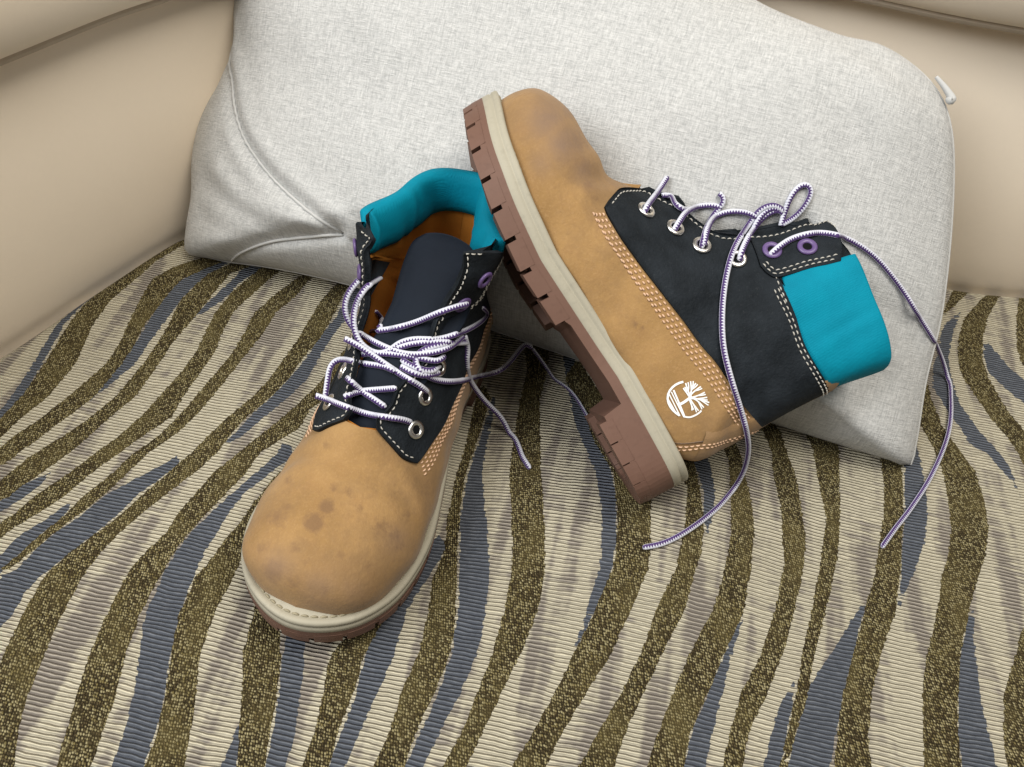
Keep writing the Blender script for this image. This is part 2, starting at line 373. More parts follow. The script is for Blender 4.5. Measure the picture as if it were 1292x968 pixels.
def band_field(bands, u, v):
    """signed measure (pixels of the traced drawing): >0 inside a band"""
    best = np.full(u.shape, -40.0)
    for shift, ok0 in ((0, np.zeros(u.shape)), (-1292, 1e3*(u > -20)), (1292, 1e3*(u < 1325))):
        for b in bands:
            a = np.array(b, float); y = a[:, 2]
            sl = np.clip((a[-1]-a[-2])/(y[-1]-y[-2]), -.8, .8)[:2]
            L = np.interp(v, y, a[:, 0]); R = np.interp(v, y, a[:, 1])
            ext = np.maximum(v-y[-1], 0)
            if y[-1] >= 960:
                L = L+sl[0]*ext; R = R+sl[1]*ext; ok = np.zeros_like(v)
            else: ok = ext
            ok = ok+np.maximum(y[0]-v, 0)*(.6 if y[0] > 380 else .25)
            best = np.maximum(best, np.minimum(u-shift-L, R-u+shift)-ok-ok0)
    return np.clip(best, -40, 40)

sofa = bpy.data.objects.new('sofa', None); COL.objects.link(sofa); sofa.location = (0, .45, -.25)
sofa['label'] = 'beige sofa with a wavy olive, cream and slate striped seat under the boots'; sofa['category'] = 'sofa'

BACK = catmull([(-44, 12), (-38, 22), (-33.2, 31), (-30.9, 34.9), (-27.8, 41.1), (-23.9, 48.1), (-18, 54.5), (-9, 58.5), (3, 58), (15, 54), (24, 50.6), (30.6, 49.2), (36.2, 49.0), (50, 50), (70, 52)], 10)
BACKF = resample(BACK, 1600); BACK = resample(BACK, 260)

def back_dist(X, Y):
    Q = np.stack([X, Y], -1).reshape(-1, 2); out = np.empty(len(Q))
    for i in range(0, len(Q), 2000):
        d = np.linalg.norm(Q[i:i+2000, None, :]-BACKF[None], axis=2); out[i:i+2000] = d.min(1)
    return out.reshape(X.shape)

xs = np.arange(-52, 62.01, .34); ys = np.arange(-16, 62, .34)
X, Y = np.meshgrid(xs, ys)
inside = Y < np.interp(X, BACK[:, 0], BACK[:, 1])
dist = back_dist(X, Y)*np.where(inside, 1, -1)
def seat_height(X, Y):
    z = 1.5*np.exp(-(((X-7.5)/7.0)**2+((Y-25.5)/6.5)**2))                      # cushion swells under the leaning boot
    z = z + .12*np.sin(X*.21+1)*np.sin(Y*.17)
    # sinks under the standing boot
    c = np.array([-6.3, 27.5]); a = np.array([-.214, -.977]); b = np.array([.977, -.214])
    p = (X-c[0])*a[0]+(Y-c[1])*a[1]; q = (X-c[0])*b[0]+(Y-c[1])*b[1]
    r = np.sqrt((p/12.5)**2+(q/5.2)**2)
    z = z*sstep(.7, 1.3, r) - .12*(1-sstep(.75, 1.25, r)) + .12*sstep(.85, 1.25, r)*(1-sstep(1.25, 2.3, r))
    return z
Z = seat_height(X, Y) - .9*np.clip(1-(dist-.5)/1.3, 0, 3)**2 - 6*np.clip((-9-Y)/6, 0, 1.3)**2
Z = np.where(dist < -1.5, -4.0, Z)
UVp = to_px(np.stack([X, Y, np.zeros_like(X)], -1))
olive = band_field(OL, UVp[..., 0], UVp[..., 1]); slate = band_field(BL, UVp[..., 0], UVp[..., 1])
OFFS = np.array([0, 45, -25])
seat = mesh('seat_cushion', np.stack([X, Y, Z], -1).reshape(-1, 3)-OFFS, gridf(len(ys), len(xs)), M_FAB, sofa,
            attrs={'olive': olive.ravel(), 'slate': slate.ravel()})

# upright back: panel, overhanging roll and its piping swept along the curved back line
tan_ = np.gradient(BACK, axis=0); tan_ /= np.linalg.norm(tan_, axis=1)[:, None]
nrm = np.stack([tan_[:, 1], -tan_[:, 0]], 1)                                  # towards the sitter
def sweep(profile, name, mat, parent, wob=0):
    V = []
    for i, (p, n) in enumerate(zip(BACK, nrm)):
        s = i/len(BACK)
        for (o, z) in profile:
            V.append((p[0]+n[0]*o, p[1]+n[1]*o, z+wob*float(np.interp(s, [0, .30, .62, 1], [-1.9, -1.7, .7, .9]))))
    return mesh(name, np.array(V)-OFFS, gridf(len(BACK), len(profile)), mat, parent, flip=True)
ph = [(-.2, -6), (-.1, -1.5), (.25, .2), (.5, 2.5), (.55, 6), (.3, 10), (-.2, 13.5), (-1.2, 16.6), (-2.4, 18.4), (-3.5, 19.2)]
sweep(catmull(ph, 5), 'back_panel', M_SUEDE, sofa)
rp = [(-3.6, 19.3), (-2.0, 18.0), (-.4, 17.2), (.9, 17.2), (2.0, 17.9), (2.8, 19.6), (3.0, 22), (2.4, 25), (.8, 27.6), (-1.8, 29.2), (-5, 29.6), (-9, 28.5)]
sweep(catmull(rp, 5), 'back_roll', M_SUEDE, sofa, 1)
a = np.linspace(0, 2*math.pi, 9)
sweep([(.75+.28*math.cos(t), 17.05+.28*math.sin(t)) for t in a[::-1]], 'piping', M_PIPING, sofa, 1)

# ================================================================== PILLOW
PT = on_seat(1147, 588); PL = on_seat(270, 328)
pu = PT-PL; pu /= np.linalg.norm(pu)
nh = np.array([-pu[1], pu[0], 0]); nh = nh if nh[1] > 0 else -nh
LEAN = math.radians(52)
pv = nh*math.cos(LEAN)+np.array([0, 0, 1])*math.sin(LEAN)
pn = np.cross(pu, pv); pn = pn if pn @ (CAMP-PL) > 0 else -pn                 # faces the viewer
def pil_uv(u, v):
    d = ray_dir(u, v); s = ((PL-CAMP) @ pn)/(d @ pn); w = CAMP+d*s-PL; return np.array([w @ pu, w @ pv])
OUTL = [(236,316),(239,285),(245,250),(245,200),(252,160),(264,132),(280,105),(297,62),(300,20),(300,-40),(318,-100),(430,-135),(620,-140),(800,-95),(930,-12),(985,18),(1060,46),(1110,58),(1150,82),(1180,112),(1197,150),(1203,205),(1199,300),(1187,400),(1168,480),(1156,555),(1147,588),(1122,581),(1060,562),(1000,543),(850,494),(690,440),(560,395),(440,359),(350,339),(270,328),(245,324)]
OP = np.array([pil_uv(*p) for p in OUTL]); OP = resample(np.vstack([catmull(OP, 8, True), catmull(OP, 8, True)[:1]]), 241)[:-1]
PC = pil_uv(715, 235)
SEAM1 = np.array([pil_uv(*p) for p in catmull([(300,40),(304,85),(318,112),(332,150),(352,190),(387,232),(420,262),(452,287),(470,300)], 8)])
SEAM2 = np.array([pil_uv(*p) for p in catmull([(300,330),(330,322),(380,310),(420,306),(470,303)], 8)])
FOLDS = [[(455,300),(400,280),(350,255),(318,225)], [(455,302),(390,295),(330,262),(290,235)], [(450,298),(400,262),(360,225),(330,180)], [(400,308),(340,300),(290,280)]]
FOLDS = [np.array([pil_uv(*p) for p in catmull(f, 6)]) for f in FOLDS]
RF = [np.array([pil_uv(*p) for p in catmull(f, 6)]) for f in ([(1085,385),(1130,410),(1158,450),(1160,500)], [(1060,60),(1110,100),(1160,125),(1195,118)], [(1010,540),(1060,520),(1100,470)])]
def polyd(Q, L):
    out = np.full(len(Q), 1e9); sg = np.zeros(len(Q))
    for a0, b0 in zip(L[:-1], L[1:]):
        e = b0-a0; t = np.clip(((Q-a0) @ e)/(e @ e+1e-9), 0, 1); d = Q-(a0+t[:, None]*e); r = np.linalg.norm(d, axis=1)
        s = e[0]*d[:, 1]-e[1]*d[:, 0]
        m = r < out; out[m] = r[m]; sg[m] = np.sign(s[m])
    return out, sg
def pil_height(Q, r, front):
    h = (6.6 if front else 6.0)*(1-np.clip(r, 0, 1)**2.6)**.62
    if front:
        d1, s1 = polyd(Q, SEAM1); d2, s2 = polyd(Q, SEAM2)
        fade = np.clip(h/2.0, 0, 1)
        h = h-.34*np.exp(-(d1/.42)**2)*fade-.45*np.exp(-(d2/.42)**2)*fade
        h = h+.28*np.exp(-((d1-.9)/.5)**2)*fade*(s1 > 0)
        for k, f in enumerate(FOLDS):
            d, _ = polyd(Q, f); h = h+(.26 if k % 2 == 0 else -.26)*np.exp(-(d/.6)**2)*fade
        for k, f in enumerate(RF):
            d, _ = polyd(Q, f); h = h-.30*np.exp(-(d/.8)**2)*fade
        # creases made by the boots pressing in
        h = h+fade*np.array([.55*mnoise.noise(Vector((q[0]*.085, q[1]*.12, 3)))+.18*mnoise.noise(Vector((q[0]*.3+q[1]*.15, q[1]*.16, 7))) for q in Q])
    return h
NR, NA = 90, len(OP)
rr = (np.linspace(0, 1, NR))**.85
V = []; UVs = []
for front in (True, False):
    Q = (PC[None, None, :]+rr[:, None, None]*(OP-PC)[None]).reshape(-1, 2)
    R_ = np.repeat(rr, NA)
    H_ = pil_height(Q, R_, front)*(1 if front else -1)
    P3 = PL+Q[:, :1]*pu+Q[:, 1:]*pv+H_[:, None]*pn
    V.append(P3); UVs.append(Q)
PF = V[0].copy()
# keep the underside off the seat (it squashes flat where it lies on the cushion)
for k in (0, 1):
    zs = seat_height(V[k][:, 0], V[k][:, 1])+.06
    V[k][:, 2] = np.maximum(V[k][:, 2], zs)
PV = [V[0], V[1]]
F = gridf(NR, NA, wrapm=True); F2 = [tuple(reversed(f)) for f in gridf(NR, NA, wrapm=True, off=NR*NA)]
PCO = PL+PC[0]*pu+PC[1]*pv
pillow = bpy.data.objects.new('throw_pillow', None); COL.objects.link(pillow); pillow.location = Vector((on_seat(700, 443)*CM).tolist())
PB = on_seat(700, 443)
pillow['label'] = 'light grey woven linen cushion leaning on the sofa back behind the boots'; pillow['category'] = 'cushion'
cover = mesh('cover', np.vstack(V)-PB, F+F2, M_LINEN, pillow, uv=np.vstack(UVs))
V_PIL, F_PIL = V[0].copy(), F
pil_bvh = BVHTree.FromPolygons([tuple(p) for p in V[0]], F)
def pil_hit(q, lift):
    o = PL+q[0]*pu+q[1]*pv+pn*20
    h = pil_bvh.ray_cast(Vector(o.tolist()), Vector((-pn).tolist()))
    return (np.array(h[0])+pn*lift) if h[0] is not None else None
for S_ in (SEAM1, SEAM2):
    pts = [pil_hit(q, .02) for q in resample(S_, 60)]; pts = np.array([p for p in pts if p is not None])
    v, f, _ = tube(pts, .10, 6); mesh('seam', np.array(v)-PB, f, M_SEAM, pillow)
# edge seam round the rim and the little pulled corner tuft
rim = PL+OP[:, :1]*pu+OP[:, 1:]*pv; rim[:, 2] = np.maximum(rim[:, 2], .12)
v, f, _ = tube(np.vstack([rim, rim[:1]]), .08, 6, cap=False); mesh('seam', np.array(v)-PB, f, M_SEAM, pillow)
tq = [(1178,100),(1188,112),(1196,124),(1197,129),(1190,127)]
tp = np.array([PL+a[0]*pu+a[1]*pv+pn*.5 for a in [pil_uv(*p) for p in tq]])
v, f, _ = tube(catmull(tp, 5), np.r_[np.linspace(.10, .26, 16), [.26, .24, .2, .12, .05]][:len(catmull(tp, 5))], 7); mesh('corner_tuft', np.array(v)-PB, f, M_LINEN, pillow, uv=np.zeros((len(v), 2)))

# ================================================================== BOOTS  (centimetres, x to the toe, +y outer side, z up)
OUT = catmull([(0, 0), (0.3, 1.7), (1.5, 2.9), (4, 3.2), (8, 3.25), (12, 3.9), (15, 4.35), (17.5, 4.3), (19.8, 3.4), (21.3, 1.9), (22, 0.2), (21.7, -1.4), (20.6, -2.8), (18.5, -3.8), (15.5, -4.1), (12, -3.6), (8, -2.9), (4, -3.0), (1.5, -2.75), (0.3, -1.6)], 14, True)
SPR = 1.3
def wflat(x): return np.interp(x, [0, 6.5, 9, 13, 16, 19, 22], [1.75, 1.65, 1.4, 1.0, 1.0, 1.0, 1.0])
_lx = np.linspace(0, 24, 200); _lz = np.interp(_lx, [0, 13, 16, 19, 22, 24], [0, 0, .1*SPR, .45*SPR, 1.2*SPR, 1.8*SPR]); _lz = np.convolve(np.pad(_lz, 8, 'edge'), np.ones(17)/17, 'valid')
def lift(x): return np.interp(x, _lx, _lz)
def wz(x): return wflat(x)+lift(x)
PEAK_T = [0, .22, .32, .38, .45, .6, .8, 1]; PEAK_V = [.5, .5, .72, 1.0, 1.08, .84, .62, .54]
iL = OUT[:, 1] >= 0
_a = OUT[iL]; _a = _a[np.argsort(_a[:, 0])]; _b = OUT[~iL]; _b = _b[np.argsort(_b[:, 0])]
def ylat(x): return np.interp(x, _a[:, 0], _a[:, 1])
def ymed(x): return np.interp(x, np.r_[0, _b[:, 0], 22], np.r_[0, _b[:, 1], 0])

# sections: top point, bottom point, half width, bottom half width, height fraction of the widest place
SEC = [((21.4,2.2),(21.4,1.9),.01,.01,.8), ((21.2,3.6),(21.0,1.75),1.75,1.65,.75), ((20.6,4.65),(19.9,1.65),2.95,2.75,.72), ((19.1,5.55),(17.9,1.6),3.75,3.55,.72),
 ((17.0,5.95),(15.6,1.6),4.0,3.75,.72), ((15.2,6.35),(13.2,1.7),3.85,3.5,.7), ((13.8,7.6),(10.5,1.9),3.6,3.05,.68), ((12.65,8.85),(7.5,2.1),3.35,2.75,.66), ((11.6,9.95),(4.5,2.3),3.2,2.75,.64),
 ((10.85,10.85),(2.2,2.4),3.1,2.45,.62), ((10.3,11.6),(0.9,3.1),3.05,1.2,.58), ((9.85,12.2),(0.5,4.4),3.0,0,.54), ((9.45,12.75),(0.5,6.2),2.95,0,.52), ((9.05,13.25),(0.6,8.3),2.95,0,.5), ((8.55,13.55),(0.5,10.8),3.0,0,.5), ((8.25,14.1),(0.15,13.0),3.1,0,.5)]
SA = np.array([[*s[0], *s[1], *s[2:]] for s in SEC], float); NS = len(SA)
SAF = catmull(SA, 40)
def sec(t):
    q = np.clip(np.asarray(t, float), 0, 1)*(len(SAF)-1); i = np.minimum(q.astype(int), len(SAF)-2); f = (q-i)[..., None]
    return SAF[i]*(1-f)+SAF[i+1]*f

class Shape:
    """the upper as a surface of t (toe to cuff) and h (instep ridge to sole / back)"""
    def __init__(s, opened, sx=1.0): s.opened = opened; s.sx = sx
    def pos(s, t, h, side):
        t = np.asarray(t, float); h = np.asarray(h, float); side = np.asarray(side, float)
        S = sec(t); T = S[..., 0:2]; B = S[..., 2:4]; wm, wb, h1 = S[..., 4], np.maximum(S[..., 5], 0), S[..., 6]
        hx = np.clip(h, 0, 1)
        P = T+(B-T)*hx[..., None]
        bb = np.clip(1-(1-hx/h1)**2, 0, 1); up = wm*(.72*bb**np.interp(t, PEAK_T, PEAK_V)+.28*np.sqrt(bb))
        u = np.clip((hx-h1)/(1-h1), 0, 1); e = 2+2.5*np.clip(wb, 0, 1)+(0 if s.opened else 3.5)*sstep(.72, 1, t)
        dn = wb+(wm-wb)*np.sqrt(np.clip(1-u**e, 0, 1))
        g = np.where(hx < h1, up, dn)
        x, z = P[..., 0], P[..., 1]
        cx = .5*(ylat(x)+ymed(x))*np.clip((z-14)/-8, 0, 1)
        lat = side > 0
        # flex creases over the vamp
        z = z+lift(x)*np.clip(1-(z-2)/9, .25, 1)
        cr = .11*np.sin(x*3.1+side*h*2.0+.8*np.sin(h*9))*np.exp(-((x-14.9)/1.5)**2)*(1-sstep(.35, .8, h))
        z = z+cr
        y = cx+side*g
        # soft hollows of worn leather
        soft = sstep(.0, .12, hx)
        q = .055*np.sin(1.15*x+.6*z+side*.8)*np.sin(.9*z-.5*x+1)+.03*np.sin(2.3*x-1.9*z+side)
        y = y+side*q*soft; z = z+.05*np.sin(1.3*x+.7*y+1)*np.sin(.8*x-1.2*y)*sstep(9, 12, x)
        if s.opened:
            y = y-side*lat*.38*sstep(.12, .3, t)*(1-sstep(.45, .62, t))*sstep(0, .4, h)
            z = z-sstep(.72, 1, t)*np.where(lat, 1.3-.6*h, .6*(1-sstep(.1, .8, h))+.80*sstep(.2, .6, h))
            y = y-side*lat*.75*sstep(.7, 1, t)*np.exp(-((h-.62)/.28)**2)
            k = sstep(.58, 1, t)*(1-sstep(.08, .62, h))
            y = y+side*k*np.where(lat, 1.0, 1.25)
            kb = sstep(.6, 1, t)*sstep(.2, .6, h)
            y = y+np.where(lat, .05, .85)*kb*np.where(lat, 1, sstep(0, .3, 1-h))
            pk = sstep(.7, 1, t)*np.exp(-((h-.86)/.12)**2)*(~lat)
            z = z+.45*pk; x = x-.25*pk
        else:
            far = (~lat)*sstep(.33, .47, t)*(1-sstep(0, .5, h))*(1-.45*sstep(.7, .95, t))
            dd = T-B; dd = dd/(np.linalg.norm(dd, axis=-1)[..., None]+1e-9)
            x = x+dd[..., 0]*1.0*far; z = z+dd[..., 1]*1.0*far; y = y+.5*far
        x = x*s.sx
        return np.stack([x, y, z], -1)
    def nor(s, t, h, side, e=2e-3):
        t = np.clip(np.asarray(t, float), e, 1-e); h = np.clip(np.asarray(h, float), 3*e, 1-3*e)
        a = s.pos(t+e, h, side)-s.pos(t-e, h, side); b = s.pos(t, h+e, side)-s.pos(t, h-e, side)
        n = np.cross(a, b); n /= np.linalg.norm(n, axis=-1)[..., None]+1e-9
        sg = np.sign(n[..., 1]*np.asarray(side)); sg = np.where(sg == 0, 1, sg)
        return n*np.asarray(sg)[..., None]
    def off(s, t, h, side, d):
        t, h = np.broadcast_arrays(np.asarray(t, float), np.asarray(h, float))
        return s.pos(t, h, side)+s.nor(t, h, side)*np.asarray(d)[..., None]

# poses (local axes as columns, and the heel point)
POSE_R = (np.array([[-.5499, .0217, .8317], [.5816, -.7010, .4028], [.5950, .7053, .3749]]), np.array([6.85, 23.9, 3.12])+np.array([-.5499, .5816, .5950])*.55)
RK = 1.04
POSE_R = (POSE_R[0]*RK, CAMP+(POSE_R[1]-CAMP)*RK)
POSE_L = (np.array([[-.214, .9744, .0684], [-.9768, -.2135, -.0143], [.0007, -.0698, .9976]]), np.array([-4.011, 38.348, .12]))

class Boot:
    def __init__(s, mirror, pose, opened, label):
        s.sx = SX_L if opened else SX_R
        s.mir = -1 if mirror else 1; s.R, s.T = pose; s.sh = Shape(opened, s.sx)
        s.e = bpy.data.objects.new('boot', None); COL.objects.link(s.e)
        m = np.eye(4); m[:3, :3] = s.R; m[:3, 3] = s.T*CM; s.e.matrix_world = Matrix(m.tolist())
        s.e['label'] = label; s.e['category'] = 'boot'; s.e['group'] = 'pair of worn boots'
        s.tri = []; s.pts = []; s.nv = 0
    def add(s, name, V, F, mat, parent=None, track=True, **kw):
        V = np.array(V, float).reshape(-1, 3)*[1, s.mir, 1]
        if track:
            s.pts.append(s.world(V)); s.tri += [tuple(i+s.nv for i in f) for f in F]; s.nv += len(V)
        return mesh(name, V, F, mat, parent or s.e, flip=s.mir < 0, **kw)
    def world(s, V): return np.asarray(V) @ s.R.T+s.T
    def local(s, W_): return ((np.asarray(W_)-s.T) @ np.linalg.inv(s.R).T)*[1, s.mir, 1]
    def bvh(s, extra=None):
        P, F_ = np.vstack(s.pts), list(s.tri)
        if extra: F_ += [tuple(i+len(P) for i in f) for f in extra[1]]; P = np.vstack([P, extra[0]])
        return BVHTree.FromPolygons([tuple(p) for p in P], F_)

# ---- features read off the leaning boot's outer face: photograph pixel -> (t, h)
SX_R, SX_L = .94, 1.01
_sh0 = Shape(False, SX_R)
_tt = np.linspace(0, 1, 300); _hh = np.linspace(0, 1, 140)
_G = _sh0.pos(_tt[:, None]+0*_hh[None], _hh[None]+0*_tt[:, None], 1.0)
_GW = _G.reshape(-1, 3) @ POSE_R[0].T+POSE_R[1]
_tris = []
for i in range(299):
    for j in range(139):
        a = i*140+j; _tris += [(a, a+1, a+141), (a, a+141, a+140)]
_B = BVHTree.FromPolygons([tuple(p) for p in _GW], _tris)
def th(u, v):
    d = ray_dir(u, v); h = _B.ray_cast(Vector(CAMP.tolist()), Vector(d.tolist()).normalized())
    if h[0] is None:
        # beside the silhouette: the nearest place on the outline of the surface
        px = to_px(_GW); k = int(np.argmin(((px-np.array([u, v]))**2).sum(1))); return np.array([_tt[k//140], _hh[k % 140]])
    f = _tris[h[2]]; P = np.array(h[0]); A, B_, C = (_GW[i] for i in f)
    M = np.stack([B_-A, C-A], 1); w = np.linalg.lstsq(M, P-A, rcond=None)[0]
    tv = np.array([[_tt[i//140], _hh[i % 140]] for i in f]); return tv[0]+w[0]*(tv[1]-tv[0])+w[1]*(tv[2]-tv[0])
def thl(pts, n): return resample(catmull([th(*p) for p in pts], 6), n)

LOWER = thl([(762,262),(772,283),(800,325),(850,390),(905,460),(935,508),(960,537)], 60)
UPPER = thl([(762,262),(770,250),(782,241),(809,243),(832,254),(857,265),(874,279),(899,296),(923,300),(950,301),(972,324),(989,362),(1004,402),(1020,447),(1043,497)], 60)
BACKE = thl([(960,537),(1002,517),(1043,497)], 16)
C_TOP = thl([(944,301),(985,296),(1018,287),(1042,284),(1056,290)], 30)
C_BOT = thl([(958,338),(968,348),(982,352),(1020,341),(1060,332)], 30)
EYES = [th(813,268), th(850,290), th(884,312), th(929,329)]; EYEP = [th(972,320), th(1017,316)]
TEAL_F = [th(985,364), th(1060,336)]
TEAL_L = thl([(985,364),(1003,404),(1022,449),(1043,497)], 20)

def coons(bot, top, left, right):
    n, m = len(bot), len(left); u = np.linspace(0, 1, n)[:, None, None]; v = np.linspace(0, 1, m)[None, :, None]
    b, t_, l_, r_ = bot[:, None], top[:, None], left[None], right[None]
    return (1-v)*b+v*t_+(1-u)*l_+u*r_-((1-u)*(1-v)*bot[0]+u*(1-v)*bot[-1]+(1-u)*v*top[0]+u*v*top[-1])

def panel(bt, name, G, side, d, mat, parent=None, base=-.05, puff=0):
    """a sheet laid on the upper, its cut edge turned down to the leather below"""
    n, m = G.shape[:2]
    T_, H_ = G[..., 0], np.clip(G[..., 1], 0, 1)
    D = np.full((n, m), float(d))
    u = np.linspace(0, 1, n)[:, None]; v = np.linspace(0, 1, m)[None]
    if puff: D = D+puff*np.sqrt(np.clip(np.sin(math.pi*u)*np.sin(math.pi*v), 0, 1))
    rim = np.ones((n, m)); rim[0] = rim[-1] = 0; rim[:, 0] = rim[:, -1] = 0
    D = D-.03*(1-rim)
    V = bt.sh.off(T_, H_, side, D).reshape(-1, 3)
    F = gridf(n, m)
    ring = [(i, 0) for i in range(n)]+[(n-1, j) for j in range(1, m)]+[(i, m-1) for i in range(n-2, -1, -1)]+[(0, j) for j in range(m-2, 0, -1)]
    rt_ = np.array([T_[i, j] for i, j in ring]); rh = np.array([H_[i, j] for i, j in ring])
    V2 = bt.sh.off(rt_, rh, side, np.full(len(ring), base)); k = len(V); R_ = len(ring)
    V = np.vstack([V, V2])
    for q in range(R_):
        a = ring[q][0]*m+ring[q][1]; b = ring[(q+1) % R_]; b = b[0]*m+b[1]
        F.append((a, k+q, k+(q+1) % R_, b))
    if side > 0: F = [tuple(reversed(f)) for f in F]
    return bt.add(name, V, F, mat, parent)

def dashes(P, N_, length, gap, r, seg=5):
    """short thread stitches along a path"""
    s = np.r_[0, np.cumsum(np.linalg.norm(np.diff(P, axis=0), axis=1))]; V = []; F = []
    q = 0
    while q+length < s[-1]:
        pts = np.array([[np.interp(q+length*k/3, s, P[:, c]) for c in range(3)] for k in range(4)])
        nn = np.array([np.interp(q+length/2, s, N_[:, c]) for c in range(3)])
        pts = pts+nn*np.array([-.02, .025, .025, -.02])[:, None]
        v, f, _ = tube(pts, [r*.7, r, r, r*.7], seg); F += [tuple(i+len(V) for i in g) for g in f]; V += list(v)
        q += length+gap
    return V, F

def stitch_lines(bt, lines, name, d, length, gap, r, mat, sides=(1, -1)):
    V = []; F = []
    for side in sides:
        for L in lines:
            P = bt.sh.off(L[:, 0], L[:, 1], side, np.full(len(L), d)); N_ = bt.sh.nor(L[:, 0], L[:, 1], side)
            v, f = dashes(P, N_, length, gap, r); F += [tuple(i+len(V) for i in g) for g in f]; V += list(v)
    return bt.add(name, V, F, mat, track=False, kind='stuff')

def inset(L, dist, sh=_sh0, sgn=1):
    """move a (t,h) line sideways by dist centimetres over the surface"""
    P = sh.pos(L[:, 0], L[:, 1], 1.0); e = 1e-3
    Pt = (sh.pos(np.clip(L[:, 0]+e, 0, 1), L[:, 1], 1.0)-P)/e; Phh = (sh.pos(L[:, 0], np.clip(L[:, 1]-e, 0, 1), 1.0)-P)/(-e)
    tg = np.gradient(P, axis=0); tg /= np.linalg.norm(tg, axis=1)[:, None]+1e-9
    n = sh.nor(L[:, 0], L[:, 1], 1.0); w = np.cross(n, tg)*sgn*dist
    out = L.copy()
    for i in range(len(L)):
        s_ = np.linalg.lstsq(np.stack([Pt[i], Phh[i]], 1), w[i], rcond=None)[0]; out[i] += np.clip(s_, -.08, .08)
    out[:, 1] = np.clip(out[:, 1], 0, 1); return out

# emblem strokes (outer face, read in the photograph's pixels), each (points, width in px)
def ecx(x, y): return (800+x/6.05, 460+y/6.05)
EMB = []
arc = [(345,388),(300,352),(268,308),(255,262),(262,215),(290,175),(330,146),(375,132)]
EMB.append(([ecx(*p) for p in arc], 3.0))
EMB.append(([ecx(*p) for p in [(375,395),(420,402),(462,388),(497,366),(512,350)]], 2.3))
for a, b in [((283,208),(378,398)), ((268,228),(350,392)), ((258,262),(322,372))]: EMB.append(([ecx(*a), ecx(*b)], 1.6))
EMB.append(([ecx(300,195), ecx(345,300), ecx(385,398)], 2.4))
EMB.append(([ecx(335,308), ecx(372,292), ecx(415,262), ecx(440,245)], 3.6))
tips = [(392,142),(430,128),(470,142),(508,168),(538,212),(556,250),(572,290),(530,328),(490,352),(452,345),(374,180)]
for k, tpt in enumerate(tips):
    sx, sy = (425+8*math.cos(k), 252+8*math.sin(k*1.7)); mx, my = (sx+tpt[0])/2+7*math.sin(k*2.1), (sy+tpt[1])/2+7*math.cos(k*1.3)
    EMB.append(([ecx(sx, sy), ecx(mx, my), ecx(*tpt)], 1.9))
    bx, by = tpt[0]-(tpt[1]-my)*.35, tpt[1]+(tpt[0]-mx)*.35
    EMB.append(([ecx(mx, my), ecx((mx+bx)/2+3, (my+by)/2), ecx(bx*.85+tpt[0]*.15, by*.85+tpt[1]*.15)], 1.7))

STAIN_L = [(396,660,13,1.0),(412,640,11,.85),(372,690,9,.5),(430,700,8,.45),(465,715,9,.5),(505,690,10,.5),(350,655,14,.55),(362,640,8,.5),(420,615,7,.5),(440,622,9,.45),(345,720,16,.6),(370,735,14,.45),(410,745,10,.4),(480,665,12,.45),(500,675,12,.5),(515,650,8,.5),(412,562,6,.5),(365,605,7,.5),(385,708,7,.4),(455,640,6,.45),(540,620,14,.35),(330,690,12,.4)]
STAIN_R = [(800,408,6,.6),(812,415,5,.5),(735,210,14,.5),(742,235,10,.55),(728,180,14,.5),(690,150,10,.4),(750,250,8,.4),(765,430,6,.3),(885,580,8,.3),(775,260,7,.3)]
SCUFF_R = [(690,150,28,.9),(710,180,28,.85),(685,205,20,.5),(735,215,16,.6),(715,140,18,.6)]
SCUFF_L = [(348,715,26,.5),(400,744,26,.45),(445,748,20,.35),(500,680,20,.4)]

